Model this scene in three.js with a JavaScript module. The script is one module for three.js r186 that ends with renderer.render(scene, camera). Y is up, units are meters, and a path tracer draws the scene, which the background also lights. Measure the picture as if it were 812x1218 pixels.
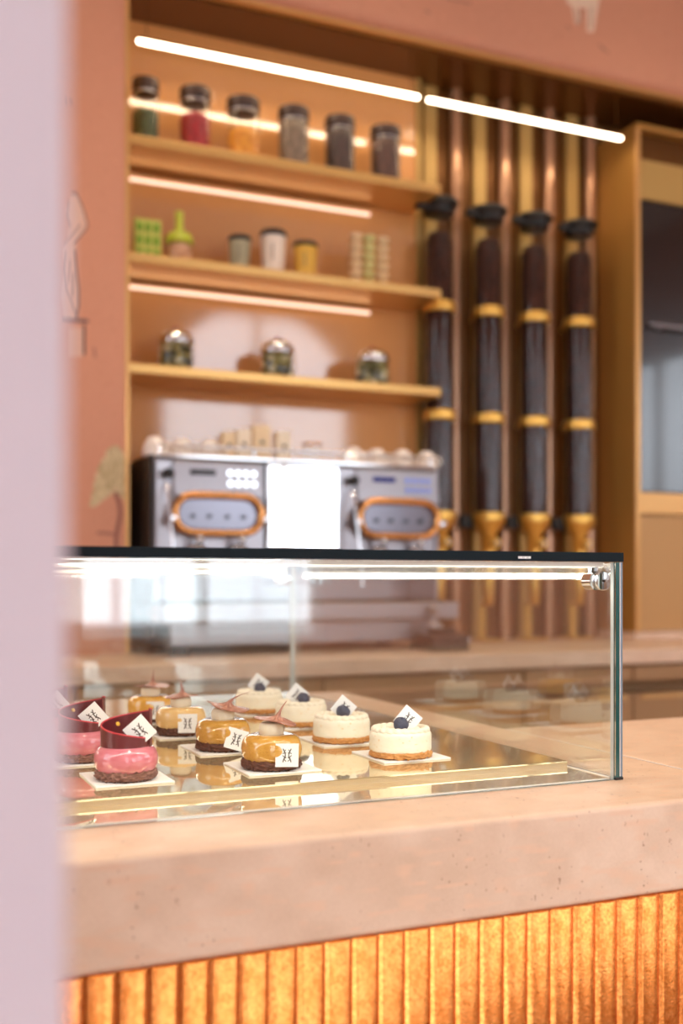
import * as THREE from 'three';
import { RoundedBoxGeometry } from 'three/addons/geometries/RoundedBoxGeometry.js';
import { mergeGeometries, toCreasedNormals } from 'three/addons/utils/BufferGeometryUtils.js';
import { ImprovedNoise } from 'three/addons/math/ImprovedNoise.js';
import { RectAreaLightUniformsLib } from 'three/addons/lights/RectAreaLightUniformsLib.js';

// ---------------------------------------------------------------- camera, sky, exposure
const scene = new THREE.Scene();
const renderer = new THREE.WebGLRenderer({ antialias: true });
renderer.toneMapping = THREE.LinearToneMapping;
renderer.toneMappingExposure = 1.2;
renderer.shadowMap.enabled = true;
renderer.shadowMap.type = THREE.PCFSoftShadowMap;
RectAreaLightUniformsLib.init();

const W = 812, H = 1218, FPX = 1300, HORIZON = 690, EYE = new THREE.Vector3(0, 1.24, 0);
const YAW = Math.atan(576 / FPX);                       // the counter's normal lies this far to the left of the view axis
const camera = new THREE.PerspectiveCamera(2 * Math.atan(H / 2 / FPX) * 180 / Math.PI, W / H, 0.05, 60);
camera.position.copy(EYE);
camera.rotation.y = -YAW;
camera.setViewOffset(W, H, 0, -(HORIZON - H / 2), W, H); // level camera with a risen lens
camera.focus = 1.36;
camera.userData.fStop = 2.6;
scene.add(camera);

const SKY = 4.3;
scene.background = new THREE.Color().setRGB(0.93 * SKY, 0.98 * SKY, 1.08 * SKY);   // even overcast sky outside the windows

// ---------------------------------------------------------------- helpers
const SY = Math.sin(YAW), CY = Math.cos(YAW);
const RIGHT = new THREE.Vector3(CY, 0, SY), TOWARD = new THREE.Vector3(-SY, 0, CY);
function ray(px, py) { const u = (px - 406) / FPX, v = (py - HORIZON) / FPX; return new THREE.Vector3(SY + u * CY, -v, -CY + u * SY); }
function atZ(px, py, z) { const d = ray(px, py); return d.multiplyScalar(z / d.z).add(EYE); }      // a point of the plane at depth z
function onY(px, py, y) { const d = ray(px, py); return d.multiplyScalar((y - EYE.y) / d.y).add(EYE); } // a point of the level plane y
let seed = 7;
function rnd() { seed = (seed * 1664525 + 1013904223) >>> 0; return seed / 4294967296; }
const perlin = new ImprovedNoise();
const N3 = (x, y, z) => perlin.noise(x, y, z);

const used = new Map();
function numbered(name) { const n = used.get(name) || 0; used.set(name, n + 1); return n ? `${name}_${String(n).padStart(3, '0')}` : name; }
function shade(o) { o.castShadow = true; o.receiveShadow = true; return o; }
function thing(name, label, category, pos = [0, 0, 0], turn = 0, group) {
  const o = new THREE.Group(); o.name = numbered(name); scene.add(o);
  o.position.set(...pos); o.rotation.y = turn; o.userData = { label, category };
  if (group) o.userData.group = group;
  return o;
}
function part(parent, name, geo, mat, pos, rot) {
  const m = shade(new THREE.Mesh(geo, mat)); m.name = name; parent.add(m);
  if (pos) m.position.set(...pos);
  if (rot) m.rotation.set(...rot);
  return m;
}
function single(name, label, category, geo, mat, pos, rot, group) {
  const m = part(scene, numbered(name), geo, mat, pos, rot); m.userData = { label, category };
  if (group) m.userData.group = group;
  return m;
}
function struct(name, geo, mat, pos, label, category) {
  const m = part(scene, numbered(name), geo, mat, pos); m.userData = { kind: 'structure', label, category };
  return m;
}
function copyOf(root, pos, turn, label) {
  const c = root.clone(); c.name = numbered(root.name.replace(/_\d{3}$/, '')); scene.add(c); c.position.set(...pos);
  if (turn !== undefined) c.rotation.y = turn;
  c.userData = { ...root.userData }; if (label) c.userData.label = label;
  return c;
}
// box projection: uv in metres
function metres(g) {
  const p = g.attributes.position, n = g.attributes.normal, uv = new Float32Array(p.count * 2);
  for (let i = 0; i < p.count; i++) {
    const ax = Math.abs(n.getX(i)), ay = Math.abs(n.getY(i)), az = Math.abs(n.getZ(i));
    const [a, b] = ay >= ax && ay >= az ? [p.getX(i), p.getZ(i)] : az >= ax ? [p.getX(i), p.getY(i)] : [p.getZ(i), p.getY(i)];
    uv[2 * i] = a; uv[2 * i + 1] = b;
  }
  g.setAttribute('uv', new THREE.BufferAttribute(uv, 2)); return g;
}
const box = (w, h, d) => metres(new THREE.BoxGeometry(w, h, d));
const rbox = (w, h, d, r = 0.005, s = 3) => metres(new RoundedBoxGeometry(w, h, d, s, Math.min(r, w / 2.01, h / 2.01, d / 2.01)));
// box given by its extremes; returns [geometry, centre]
function span(x0, x1, y0, y1, z0, z1, r = 0) {
  const w = x1 - x0, h = y1 - y0, d = z1 - z0;
  return [r ? rbox(w, h, d, r) : box(w, h, d), [(x0 + x1) / 2, (y0 + y1) / 2, (z0 + z1) / 2]];
}
const cyl = (r0, r1, h, s = 32) => new THREE.CylinderGeometry(r0, r1, h, s);
const lathe = (pts, s = 40) => new THREE.LatheGeometry(pts.map(p => new THREE.Vector2(p[0], p[1])), s);
function tube(pts, r, closed = false, seg = 64, rs = 10) {
  return new THREE.TubeGeometry(new THREE.CatmullRomCurve3(pts.map(p => new THREE.Vector3(...p)), closed), seg, r, rs, closed);
}
function shift(g, x, y, z) { g.translate(x, y, z); return g; }
const merge = list => mergeGeometries(list.map(g => (g.index ? g.toNonIndexed() : g)).map(g => { for (const k of Object.keys(g.attributes)) if (!['position', 'normal', 'uv'].includes(k)) g.deleteAttribute(k); return g; }));

// ---------------------------------------------------------------- textures
function tex(w, h, fn, size, srgb = true) {
  const d = new Uint8Array(w * h * 4);
  for (let y = 0; y < h; y++) for (let x = 0; x < w; x++) {
    const c = fn(x / w, y / h), k = 4 * (y * w + x);
    d[k] = c[0]; d[k + 1] = c[1]; d[k + 2] = c[2]; d[k + 3] = 255;
  }
  const t = new THREE.DataTexture(d, w, h); t.wrapS = t.wrapT = THREE.RepeatWrapping;
  t.magFilter = t.minFilter = THREE.LinearFilter; if (srgb) t.colorSpace = THREE.SRGBColorSpace;
  if (size) t.repeat.set(1 / size[0], 1 / size[1]);
  t.needsUpdate = true; return t;
}
function canvasTex(w, h, draw) {
  const c = document.createElement('canvas'); c.width = w; c.height = h; draw(c.getContext('2d'), w, h);
  const t = new THREE.CanvasTexture(c); t.colorSpace = THREE.SRGBColorSpace; t.magFilter = THREE.LinearFilter; return t;
}
// tileable value noise on a torus of lattice points
function lattice(n, s) { let q = s; const a = new Float32Array(n * n); for (let i = 0; i < a.length; i++) { q = (q * 1664525 + 1013904223) >>> 0; a[i] = q / 4294967296; }
  return (u, v) => { const x = ((u % 1 + 1) % 1) * n, y = ((v % 1 + 1) % 1) * n, i = Math.floor(x), j = Math.floor(y); let fx = x - i, fy = y - j; fx = fx * fx * (3 - 2 * fx); fy = fy * fy * (3 - 2 * fy);
    const A = (p, r) => a[((r + n) % n) * n + (p + n) % n]; return (A(i, j) * (1 - fx) + A(i + 1, j) * fx) * (1 - fy) + (A(i, j + 1) * (1 - fx) + A(i + 1, j + 1) * fx) * fy; }; }
const L5 = lattice(5, 3), L13 = lattice(13, 11), L31 = lattice(31, 23), L67 = lattice(67, 41), L131 = lattice(131, 5), L257 = lattice(257, 77);
const clamp = (x, a = 0, b = 1) => Math.min(b, Math.max(a, x));
const mix3 = (a, b, t) => [a[0] + (b[0] - a[0]) * t, a[1] + (b[1] - a[1]) * t, a[2] + (b[2] - a[2]) * t];

function stonePit(u, v) { return clamp((L131(u, v * 1.0) * 0.6 + L257(u, v) * 0.4 - 0.80) * 14) * clamp((L13(u + .3, v) - 0.35) * 4) * (.35 + .65 * L31(u, v + .4)); }
const stoneMap = tex(1024, 1024, (u, v) => {
  const n = L5(u, v) * .4 + L13(u, v * 2) * .3 + L31(u, v) * .18 + L257(u, v) * .12;
  let c = mix3([212, 178, 150], [233, 203, 178], clamp(n * 1.7 - .35));
  c = mix3(c, [232, 190, 158], clamp((L31(u + .5, v * 3) - .62) * 2));
  return mix3(c, [150, 104, 78], stonePit(u, v) * .8);
}, [0.55, 0.55]);
const stoneBump = tex(1024, 1024, (u, v) => { const h = 225 - stonePit(u, v) * 190 + (L257(u, v) - .5) * 14; return [h, h, h]; }, [0.55, 0.55], false);
const brushMap = tex(1024, 1024, (u, v) => { const g = L257(u * 1, v * 1), f = L131(u, v), h = 128 + (g - .5) * 90 + (f - .5) * 70 - clamp((L67(u, v) - .78) * 12) * 40; return [h, h, h]; }, [0.22, 0.22], false);
const copperMap = tex(512, 512, (u, v) => { const t = L31(u, v) * .4 + L131(u, v) * .6; return mix3([208, 118, 50], [232, 148, 78], clamp(t * 1.6 - .3)).map((c, i) => c - clamp((L131(u + .4, v) - .86) * 9) * [40, 40, 30][i]); }, [0.25, 0.25]);
const plasterMap = (a, b, size = 1.2) => tex(512, 512, (u, v) => mix3(a, b, clamp(L5(u, v) * .4 + L31(u, v) * .3 + L257(u, v) * .3)), [size, size]);
const satinBump = tex(512, 512, (u, v) => { const h = 128 + (L257(u, v) - .5) * 60; return [h, h, h]; }, [0.3, 0.3], false);
const brushedV = tex(512, 512, (u, v) => { const h = 150 + (L257(u, v * .02) - .5) * 120; return [h, h, h]; }, [0.4, 2], false);

// ---------------------------------------------------------------- materials
const S = (o) => new THREE.MeshStandardMaterial(o), PH = (o) => new THREE.MeshPhysicalMaterial(o);
const stone = S({ map: stoneMap, roughness: 0.42, bumpMap: stoneBump, bumpScale: 0.0006 });
const salmon = S({ map: plasterMap([216, 150, 119], [223, 158, 126]), roughness: 0.6 });
const palePink = S({ map: plasterMap([203, 186, 192], [208, 191, 197]), roughness: 0.75 });
const whitePlaster = S({ map: plasterMap([236, 226, 220], [242, 233, 227]), roughness: 0.85 });
const warmPlaster = S({ map: plasterMap([196, 148, 120], [204, 156, 128]), roughness: 0.85 });
const terrazzo = S({ map: tex(512, 512, (u, v) => { const k = L67(u, v); return k > .72 ? [198, 168, 150] : k < .24 ? [246, 238, 230] : [232, 216, 203]; }, [0.8, 0.8]), roughness: 0.22 });
const panelTan = PH({ map: plasterMap([224, 158, 96], [231, 166, 103], 0.7), roughness: 0.07, ior: 1.9 });
const bronzeDark = S({ color: '#6d4417', roughness: 0.38, metalness: 0.55 });
const goldSatin = S({ color: '#c09a58', roughness: 0.5, metalness: 0.3, bumpMap: brushedV, bumpScale: 0.00005 });
const goldShelf = S({ color: '#dcae6a', roughness: 0.33, metalness: 0.75 });
const goldTrim = S({ color: '#dca868', roughness: 0.35, metalness: 0.5 });
const copperRod = S({ color: '#bf9172', roughness: 0.22, metalness: 0.5 });
const copperFlute = S({ map: copperMap, roughness: 0.24, metalness: 0.9, bumpMap: brushMap, bumpScale: 0.00018 });
const cabinetTan = S({ color: '#c79a63', roughness: 0.5, metalness: 0.1 });
const cabinetGold = S({ color: '#b98744', roughness: 0.42, metalness: 0.45, bumpMap: brushedV, bumpScale: 0.00005 });
const drawerTan = S({ color: '#a47c54', roughness: 0.5 });
const paleEdge = S({ color: '#cfd6d4', roughness: 0.25 });
const pane = PH({ color: '#fcfefd', transmission: 1, thickness: 0, roughness: 0, ior: 1.62 });
const paneSide = PH({ color: '#fcfefd', transmission: 1, thickness: 0, roughness: 0, ior: 2.0 });
const clearGlass = PH({ color: '#fbfdfc', transmission: 1, thickness: 0, roughness: 0.0, ior: 1.5 });
const glassEdge = PH({ color: '#1f5552', roughness: 0.2, clearcoat: 0.4, clearcoatRoughness: 0.1 });
const blackEdge = PH({ color: '#05131a', roughness: 0.5, specularIntensity: 0.35 });
const seamWhite = S({ color: '#e6dcd6', roughness: 0.35 });
const bronzeMirror = S({ color: '#ecd9ae', roughness: 0.03, metalness: 0.72 });
const platformSide = S({ color: '#bfa47c', roughness: 0.35 });
const chrome = S({ color: '#dcdde0', roughness: 0.09, metalness: 1 });
const chromeSoft = S({ color: '#aeabb0', roughness: 0.34, metalness: 0.9 });
const mirrorSteel = S({ color: '#f1f1f2', roughness: 0.035, metalness: 1 });
const brass = S({ color: '#d99a5f', roughness: 0.2, metalness: 0.95 });
const blackSatin = S({ color: '#15110f', roughness: 0.45 });
const blackGloss = PH({ color: '#110c10', roughness: 0.22, clearcoat: 1, clearcoatRoughness: 0.05 });
const darkLid = S({ color: '#3d2a22', roughness: 0.35, metalness: 0.3 });
const porcelain = PH({ color: '#efe2d6', roughness: 0.28, clearcoat: 0.6 });
const whiteCard = S({ color: '#f7f4f3', roughness: 0.6 });
const frameWhite = S({ color: '#e9e2dc', roughness: 0.5 });
const lampGlow = (rgb, k) => { const m = S({ color: '#ffffff', roughness: 0.5 }); m.emissive = new THREE.Color().setRGB(...rgb); m.emissiveIntensity = k; return m; };
const ledWarm = lampGlow([1, 0.82, 0.58], 9), ledSoft = lampGlow([1, 0.72, 0.52], 1.05), ledCase = lampGlow([1, 0.9, 0.72], 1.7);

// an area light just in front of a lamp's glowing face
function areaLight(parent, w, h, pos, dir, rgb, k) {
  const l = new THREE.RectAreaLight(new THREE.Color().setRGB(...rgb), k, w, h);
  l.position.set(...pos); l.quaternion.setFromUnitVectors(new THREE.Vector3(0, 0, -1), new THREE.Vector3(...dir).normalize()); parent.add(l);
  return l;
}

// ================================================================ THE ROOM
const X0 = -3.6, X1 = 7.0, ZB = -3.86, ZF = 3.5, CEIL = 4.6, T = 0.14;
function slab(name, ext, mat, label, category = 'wall', r = 0) { const [g, p] = span(...ext, r); return struct(name, g, mat, p, label, category); }
slab('floor', [X0 - T, X1 + T, -0.1, 0, ZB - T, ZF + T], terrazzo, 'speckled beige terrazzo floor of the café', 'floor');
slab('ceiling', [X0 - T, X1 + T, CEIL, CEIL + 0.1, ZB - T, ZF + T], whitePlaster, 'white plastered ceiling above the café', 'ceiling');
slab('wall_back', [X0 - T, X1 + T, 0, CEIL, ZB - T, ZB], bronzeDark, 'dark bronze wall behind the shelving and the slats');

// walls with window openings, from boxes around the openings
function wallWithOpenings(name, axis, at, thick, from, to, openings, label) {
  const gs = []; let a = from;
  const add = (p, q, y0, y1) => { if (q - p < 1e-4 || y1 - y0 < 1e-4) return; const [g, c] = axis === 'x' ? span(p, q, y0, y1, at, at + thick) : span(at, at + thick, y0, y1, p, q); g.translate(...c); gs.push(g); };
  for (const [p, q, y0, y1] of openings) { add(a, p, 0, CEIL); add(p, q, 0, y0); add(p, q, y1, CEIL); a = q; }
  add(a, to, 0, CEIL);
  return struct(name, merge(gs), warmPlaster, [0, 0, 0], label, 'wall');
}
const frontOpen = [[-2.9, -0.2, 0.25, 3.9], [1.0, 2.4, 0.88, 2.75], [2.85, 5.05, 1.45, 4.15]];
wallWithOpenings('wall_front', 'x', ZF, T, X0, X1, frontOpen, 'white wall with wide street windows facing the counter');
const leftOpen = [[-2.1, -0.3, 1.3, 4.0]];
wallWithOpenings('wall_left', 'z', X0 - T, T, ZB, ZF, leftOpen, 'white side wall with a tall window beside the counter');
const rightOpen = [[-0.4, 2.9, 1.9, 3.4]];
wallWithOpenings('wall_right', 'z', X1, T, ZB, ZF, rightOpen, 'white side wall with a high window across the café');
{
  let n = 1;
  const win = (axis, at, [p, q, y0, y1], bars, arch, label, name) => {
    const fr = [], w = 0.06, d = 0.07;
    const bar = (a, b, c, e) => { const [g, k] = axis === 'x' ? span(a, b, c, e, at - d / 2, at + d / 2) : span(at - d / 2, at + d / 2, c, e, a, b); g.translate(...k); fr.push(g); };
    bar(p, q, y0, y0 + w); bar(p, q, y1 - w, y1); bar(p, p + w, y0 + w, y1 - w); bar(q - w, q, y0 + w, y1 - w);
    for (let i = 1; i < bars; i++) { const m = p + (q - p) * i / bars; bar(m - w / 2, m + w / 2, y0 + w, y1 - w); }
    if (arch) { // plastered spandrels make the opening's head round
      const c = (p + q) / 2, r = (q - p) / 2, yc = y1 - r;
      const s = new THREE.Shape(); s.moveTo(p, yc); s.lineTo(p, y1); s.lineTo(q, y1); s.lineTo(q, yc);
      for (let i = 1; i < 32; i++) { const a = Math.PI * i / 32; s.lineTo(c + r * Math.cos(a), yc + r * Math.sin(a)); }
      const g = metres(new THREE.ExtrudeGeometry(s, { depth: 0.08, bevelEnabled: false })); g.translate(0, 0, at - 0.12); fr.push(g);
    }
    const f = struct(name || `window_${n++}`, merge(fr), frameWhite, [0, 0, 0], label, 'window');
    const [pg, pc] = axis === 'x' ? span(p + w, q - w, y0 + w, y1 - w, at - 0.001, at + 0.001) : span(at - 0.001, at + 0.001, y0 + w, y1 - w, p + w, q - w);
    const pl = axis === 'x' ? new THREE.PlaneGeometry(q - p - 2 * w, y1 - y0 - 2 * w) : new THREE.PlaneGeometry(q - p - 2 * w, y1 - y0 - 2 * w).rotateY(Math.PI / 2);
    part(f, 'pane', pl, clearGlass, pc);
  };
  win('x', ZF + T / 2, frontOpen[0], 3, false, 'wide white-framed street window with three tall lights');
  win('x', ZF + T / 2, frontOpen[2], 2, true, 'round-headed street window in the front wall');
  win('x', ZF + T / 2, frontOpen[1], 2, false, 'white-framed two-light street window with a low sill');
  win('z', X0 - T / 2, leftOpen[0], 2, false, 'tall two-light window in the side wall');
  win('z', X1 + T / 2, rightOpen[0], 2, false, 'high two-light window in the far side wall');
}
slab('ground_outside', [-30, 30, -0.3, -0.1, -30, 30], S({ color: '#8d8b86', roughness: 0.9 }), 'grey pavement outside the windows', 'pavement');

// near wall that the camera looks past
slab('wall_near', [-1.3, 0.0621, 0, CEIL, -0.47, -0.355], palePink, 'pale pink painted wall end in front of the counter', 'wall', 0.004);

// salmon wall around the niche, with line drawings printed on it
const NZ = -3.55;
const MX0 = -0.4, MX1 = 0.80;
{
  const [w, h] = [900, 2048], mw = MX1 - MX0, mh = CEIL;
  const X = x => (x - MX0) / mw * w, Y = y => (1 - y / mh) * h;
  const P = (px, py) => { const p = atZ(px, py, NZ); return [X(p.x), Y(p.y)]; };
  const mural = canvasTex(w, h, g => {
    g.fillStyle = 'rgb(220,154,123)'; g.fillRect(0, 0, w, h);
    for (let i = 0; i < 9000; i++) { g.fillStyle = rnd() < .5 ? 'rgba(225,160,129,0.35)' : 'rgba(213,147,115,0.35)'; g.fillRect(rnd() * w, rnd() * h, 3 + rnd() * 5, 3 + rnd() * 5); }
    const line = (pts, c, lw) => { g.strokeStyle = c; g.lineWidth = lw; g.lineCap = 'round'; g.beginPath(); pts.forEach((p, i) => { const q = P(...p); i ? g.lineTo(...q) : g.moveTo(...q); }); g.stroke(); };
    const fill = (pts, c) => { g.fillStyle = c; g.beginPath(); pts.forEach((p, i) => { const q = P(...p); i ? g.lineTo(...q) : g.moveTo(...q); }); g.fill(); };
    // draped standing figure, arm raised, on a plinth
    fill([[84, 230], [92, 232], [99, 250], [103, 268], [100, 278], [90, 287], [88, 300], [92, 330], [94, 352], [92, 378], [74, 380], [70, 350], [74, 320], [72, 296], [78, 284], [80, 268], [76, 250]], 'rgba(238,205,190,0.75)');
    line([[84, 230], [90, 230], [97, 244], [101, 256], [104, 268], [101, 274], [92, 284], [87, 290]], 'rgba(120,84,84,0.85)', 3);
    line([[95, 268], [84, 280], [74, 290]], 'rgba(150,110,105,0.8)', 3);
    line([[88, 298], [90, 320], [93, 345], [93, 362], [90, 378]], 'rgba(95,66,72,0.9)', 4);
    line([[76, 300], [74, 320], [77, 345], [84, 360], [90, 376]], 'rgba(130,95,95,0.8)', 3);
    line([[80, 240], [78, 256], [82, 270]], 'rgba(130,95,95,0.7)', 3);
    line([[82, 310], [80, 335]], 'rgba(130,95,95,0.7)', 3); line([[86, 325], [85, 352]], 'rgba(110,80,82,0.8)', 3);
    fill([[80, 390], [98, 390], [98, 424], [80, 424]], 'rgba(233,196,178,0.7)');
    line([[72, 380], [104, 382]], 'rgba(105,76,78,0.9)', 5); line([[100, 388], [100, 420]], 'rgba(95,70,74,0.9)', 6);
    line([[112, 415], [113, 424]], 'rgba(150,95,85,0.6)', 5);
    // fan-crowned tree
    for (let i = 0; i < 420; i++) { const a = Math.PI * (1.08 * rnd() - .04), r = Math.pow(rnd(), .5); const cx = 136, cy = 585; const q = [cx + Math.cos(a) * r * 24 * (1 - .25 * Math.sin(a)), cy - Math.sin(a) * r * 48 + 10 * Math.abs(Math.cos(a)) * r];
      line([q, [q[0] + Math.cos(a) * 4, q[1] - Math.sin(a) * 7]], ['rgba(226,204,160,0.75)', 'rgba(208,186,140,0.75)', 'rgba(190,165,120,0.6)'][i % 3], 7); }
    line([[138, 588], [142, 600], [143, 612], [140, 628], [138, 640], [138, 652]], 'rgba(140,84,72,0.85)', 9);
    line([[140, 636], [126, 634], [116, 634]], 'rgba(160,104,86,0.6)', 5);
    line([[76, 116], [77, 124]], 'rgba(140,100,105,0.6)', 4); line([[82, 118], [84, 124]], 'rgba(140,100,105,0.6)', 4);
  });
  const g = new THREE.BoxGeometry(mw, CEIL, 0.3), m = S({ map: mural, roughness: 0.6 });
  const o = struct('wall_niche', g, [salmon, salmon, salmon, salmon, m, salmon], [(MX0 + MX1) / 2, CEIL / 2, NZ - 0.15], 'salmon painted wall with a line-drawn statue and a tree', 'wall');
  o.material = [salmon, salmon, salmon, salmon, m, salmon];
}
slab('wall_salmon', [X0, MX0, 0, CEIL, NZ - 0.3, NZ], salmon, 'plain salmon painted wall continuing past the drawings');
// bulkhead over the niche with a rounded lower edge
const BY = 3.215;
{
  const r = 0.055, s = new THREE.Shape();            // profile in (z, y): front is +
  s.moveTo(-0.3, BY + 0.012); s.lineTo(-0.3, CEIL); s.lineTo(0.0, CEIL); s.lineTo(0.0, BY + r + 0.012);
  for (let i = 1; i <= 10; i++) { const a = i / 10 * Math.PI / 2; s.lineTo(-r + r * Math.cos(a), BY + 0.012 + r - r * Math.sin(a)); }
  const L = X1 - MX1, g = new THREE.ExtrudeGeometry(s, { depth: L, bevelEnabled: false });
  g.rotateY(-Math.PI / 2); g.translate(L, 0, 0);     // the profile runs along x, its front faces +z
  const p = g.attributes.position, uv = new Float32Array(p.count * 2), h0 = BY, hh = CEIL - BY;
  for (let i = 0; i < p.count; i++) { uv[2 * i] = p.getX(i) / L; uv[2 * i + 1] = (p.getY(i) - h0) / hh; }
  g.setAttribute('uv', new THREE.BufferAttribute(uv, 2));
  const cw = 2048, ch = 512, pos = (px, py) => { const q = atZ(px, py, NZ); return [(q.x - MX1) / L * cw, (1 - (q.y - h0) / hh) * ch]; };
  const m = S({ roughness: 0.6, map: canvasTex(cw, ch, c => {
    c.fillStyle = 'rgb(220,154,123)'; c.fillRect(0, 0, cw, ch);
    for (let i = 0; i < 6000; i++) { c.fillStyle = rnd() < .5 ? 'rgba(225,160,129,0.35)' : 'rgba(213,147,115,0.35)'; c.fillRect(rnd() * cw, rnd() * ch, 3 + rnd() * 4, 3 + rnd() * 4); }
    const poly = (pts, col) => { c.fillStyle = col; c.beginPath(); pts.forEach((q, i) => { const z = pos(...q); i ? c.lineTo(...z) : c.moveTo(...z); }); c.fill(); };
    poly([[672, -14], [700, -22], [714, -6], [711, 8], [706, 38], [698, 38], [697, 10], [688, 9], [690, 28], [684, 29], [680, 8], [674, 3]], 'rgba(247,221,196,0.9)');
    c.strokeStyle = 'rgba(150,110,90,0.5)'; c.lineWidth = 3;
    for (const [a, b] of [[[684, 10], [686, 28]], [[692, 10], [688, 30]], [[703, 8], [702, 34]], [[674, 30], [678, 36]], [[712, 52], [718, 60]], [[505, 12], [512, 16]], [[530, -2], [560, 4]], [[716, 56], [724, 64]]]) { c.beginPath(); c.moveTo(...pos(...a)); c.lineTo(...pos(...b)); c.stroke(); }
  }) });
  struct('wall_bulkhead', g, m, [MX1, 0, NZ], 'salmon bulkhead with rounded lower edge above the niche', 'wall');
}
slab('ceiling_niche', [MX1, X1, BY - 0.012, BY + 0.012, ZB, NZ - 0.03], bronzeDark, 'dark bronze head panel inside the niche', 'ceiling');
slab('trim_1', [MX1, X1, BY - 0.002, BY + 0.012, NZ - 0.03, NZ + 0.004], goldTrim, 'thin gold trim along the bulkhead edge', 'trim');
slab('trim_2', [MX1, MX1 + 0.014, 1.0, BY - 0.012, NZ - 0.25, NZ + 0.004], goldTrim, 'thin gold trim beside the salmon wall', 'trim');

// tan back panel, and the slatted wall beside it
const PX1 = 2.0;
slab('wall_back_panel', [MX1 + 0.014, PX1, 1.0, BY - 0.012, ZB, -3.80], panelTan, 'glossy tan panel behind the shelves');
slab('trim_3', [PX1, PX1 + 0.02, 1.0, BY - 0.012, ZB, -3.79], goldSatin, 'upright gold trim ending the tan panel', 'trim');
{
  const o = slab('wall_slats', [PX1 + 0.02, 2.88, 1.0, BY - 0.012, ZB, -3.845], bronzeDark, 'bronze wall of upright gold and copper slats');
  const cy = o.position.y, hh = BY - 0.012 - 1.0;
  const gSlat = rbox(0.058, hh, 0.022, 0.003, 2), cRod = shift(cyl(0.024, 0.024, hh, 24), 0, 0, 0);
  for (const px of [511, 570, 625, 680]) { const x = Math.max(atZ(px, 200, -3.83).x, PX1 + 0.05); part(o, 'gold_slat', gSlat, goldSatin, [x - o.position.x, 0, -3.834 - o.position.z]); }
  for (const px of [542, 600, 653, 702]) { const x = atZ(px, 200, -3.82).x; part(o, 'copper_rod', cRod, copperRod, [x - o.position.x, 0, -3.822 - o.position.z]); }
}

// ================================================================ FRONT COUNTER
const CT = 1.0, CF = -0.943, CXJ = 0.96;                 // counter top, front edge, joint between its two slabs
const CX0 = -1.0, CX1 = 2.4;
{
  const o = thing('service_counter', 'travertine service counter with a front of copper flutes', 'counter', [0.7, 0, -1.3]);
  const put = (name, ext, mat, r) => { const [g, p] = span(...ext, r); return part(o, name, g, mat, [p[0] - 0.7, p[1], p[2] + 1.3]); };
  put('stone_slab', [CX0, CXJ - 0.0008, CT - 0.1, CT, -2.16, CF], stone, 0.006);
  put('stone_slab', [CXJ + 0.0008, CX1, CT - 0.1, CT, -1.513, CF], stone, 0.006);
  put('joint_filler', [CXJ - 0.0008, CXJ + 0.0008, CT - 0.09, CT - 0.0003, -1.51, CF - 0.004], seamWhite);
  put('body', [CX0 + 0.02, CXJ - 0.02, 0, CT - 0.1, -2.12, CF - 0.03], drawerTan);
  put('body', [CXJ - 0.02, CX1 - 0.02, 0, CT - 0.1, -1.48, CF - 0.03], drawerTan);
  // half-round flutes on the front, one mesh each
  const pitch = 0.0281, x0 = 0.1767, r = pitch / 2;
  const sh = new THREE.Shape(); sh.moveTo(-r + .0005, 0); for (let i = 0; i <= 18; i++) { const q = -1 + i / 9; sh.lineTo((r - .0006) * q, -0.0052 * (1 - q * q)); } sh.lineTo(r - .0005, 0.02); sh.lineTo(-r + .0005, 0.02);
  const variants = [0, 1, 2, 3].map(k => { let g = new THREE.ExtrudeGeometry(sh, { depth: CT - 0.1 - 0.1, bevelEnabled: true, bevelThickness: 0.0015, bevelSize: 0.0005, bevelSegments: 2 }); g.rotateX(-Math.PI / 2); metres(g); g = toCreasedNormals(g, 0.9); const uv = g.attributes.uv; for (let i = 0; i < uv.count; i++) uv.setXY(i, uv.getX(i) + k * .061, uv.getY(i) + k * .173); return g; });
  for (let k = Math.ceil((CX0 - x0) / pitch) + 1; x0 + (k + 1) * pitch < CX1 - 0.02; k++)
    part(o, 'flute', variants[((k * 7) % 4 + 4) % 4], copperFlute, [x0 + (k + .5) * pitch - 0.7, 0.0985, CF - 0.002 + 1.3]);
  put('kick_plate', [CX0 + 0.02, CX1 - 0.02, 0, 0.098, CF - 0.03, CF - 0.02], bronzeDark);
}

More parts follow.
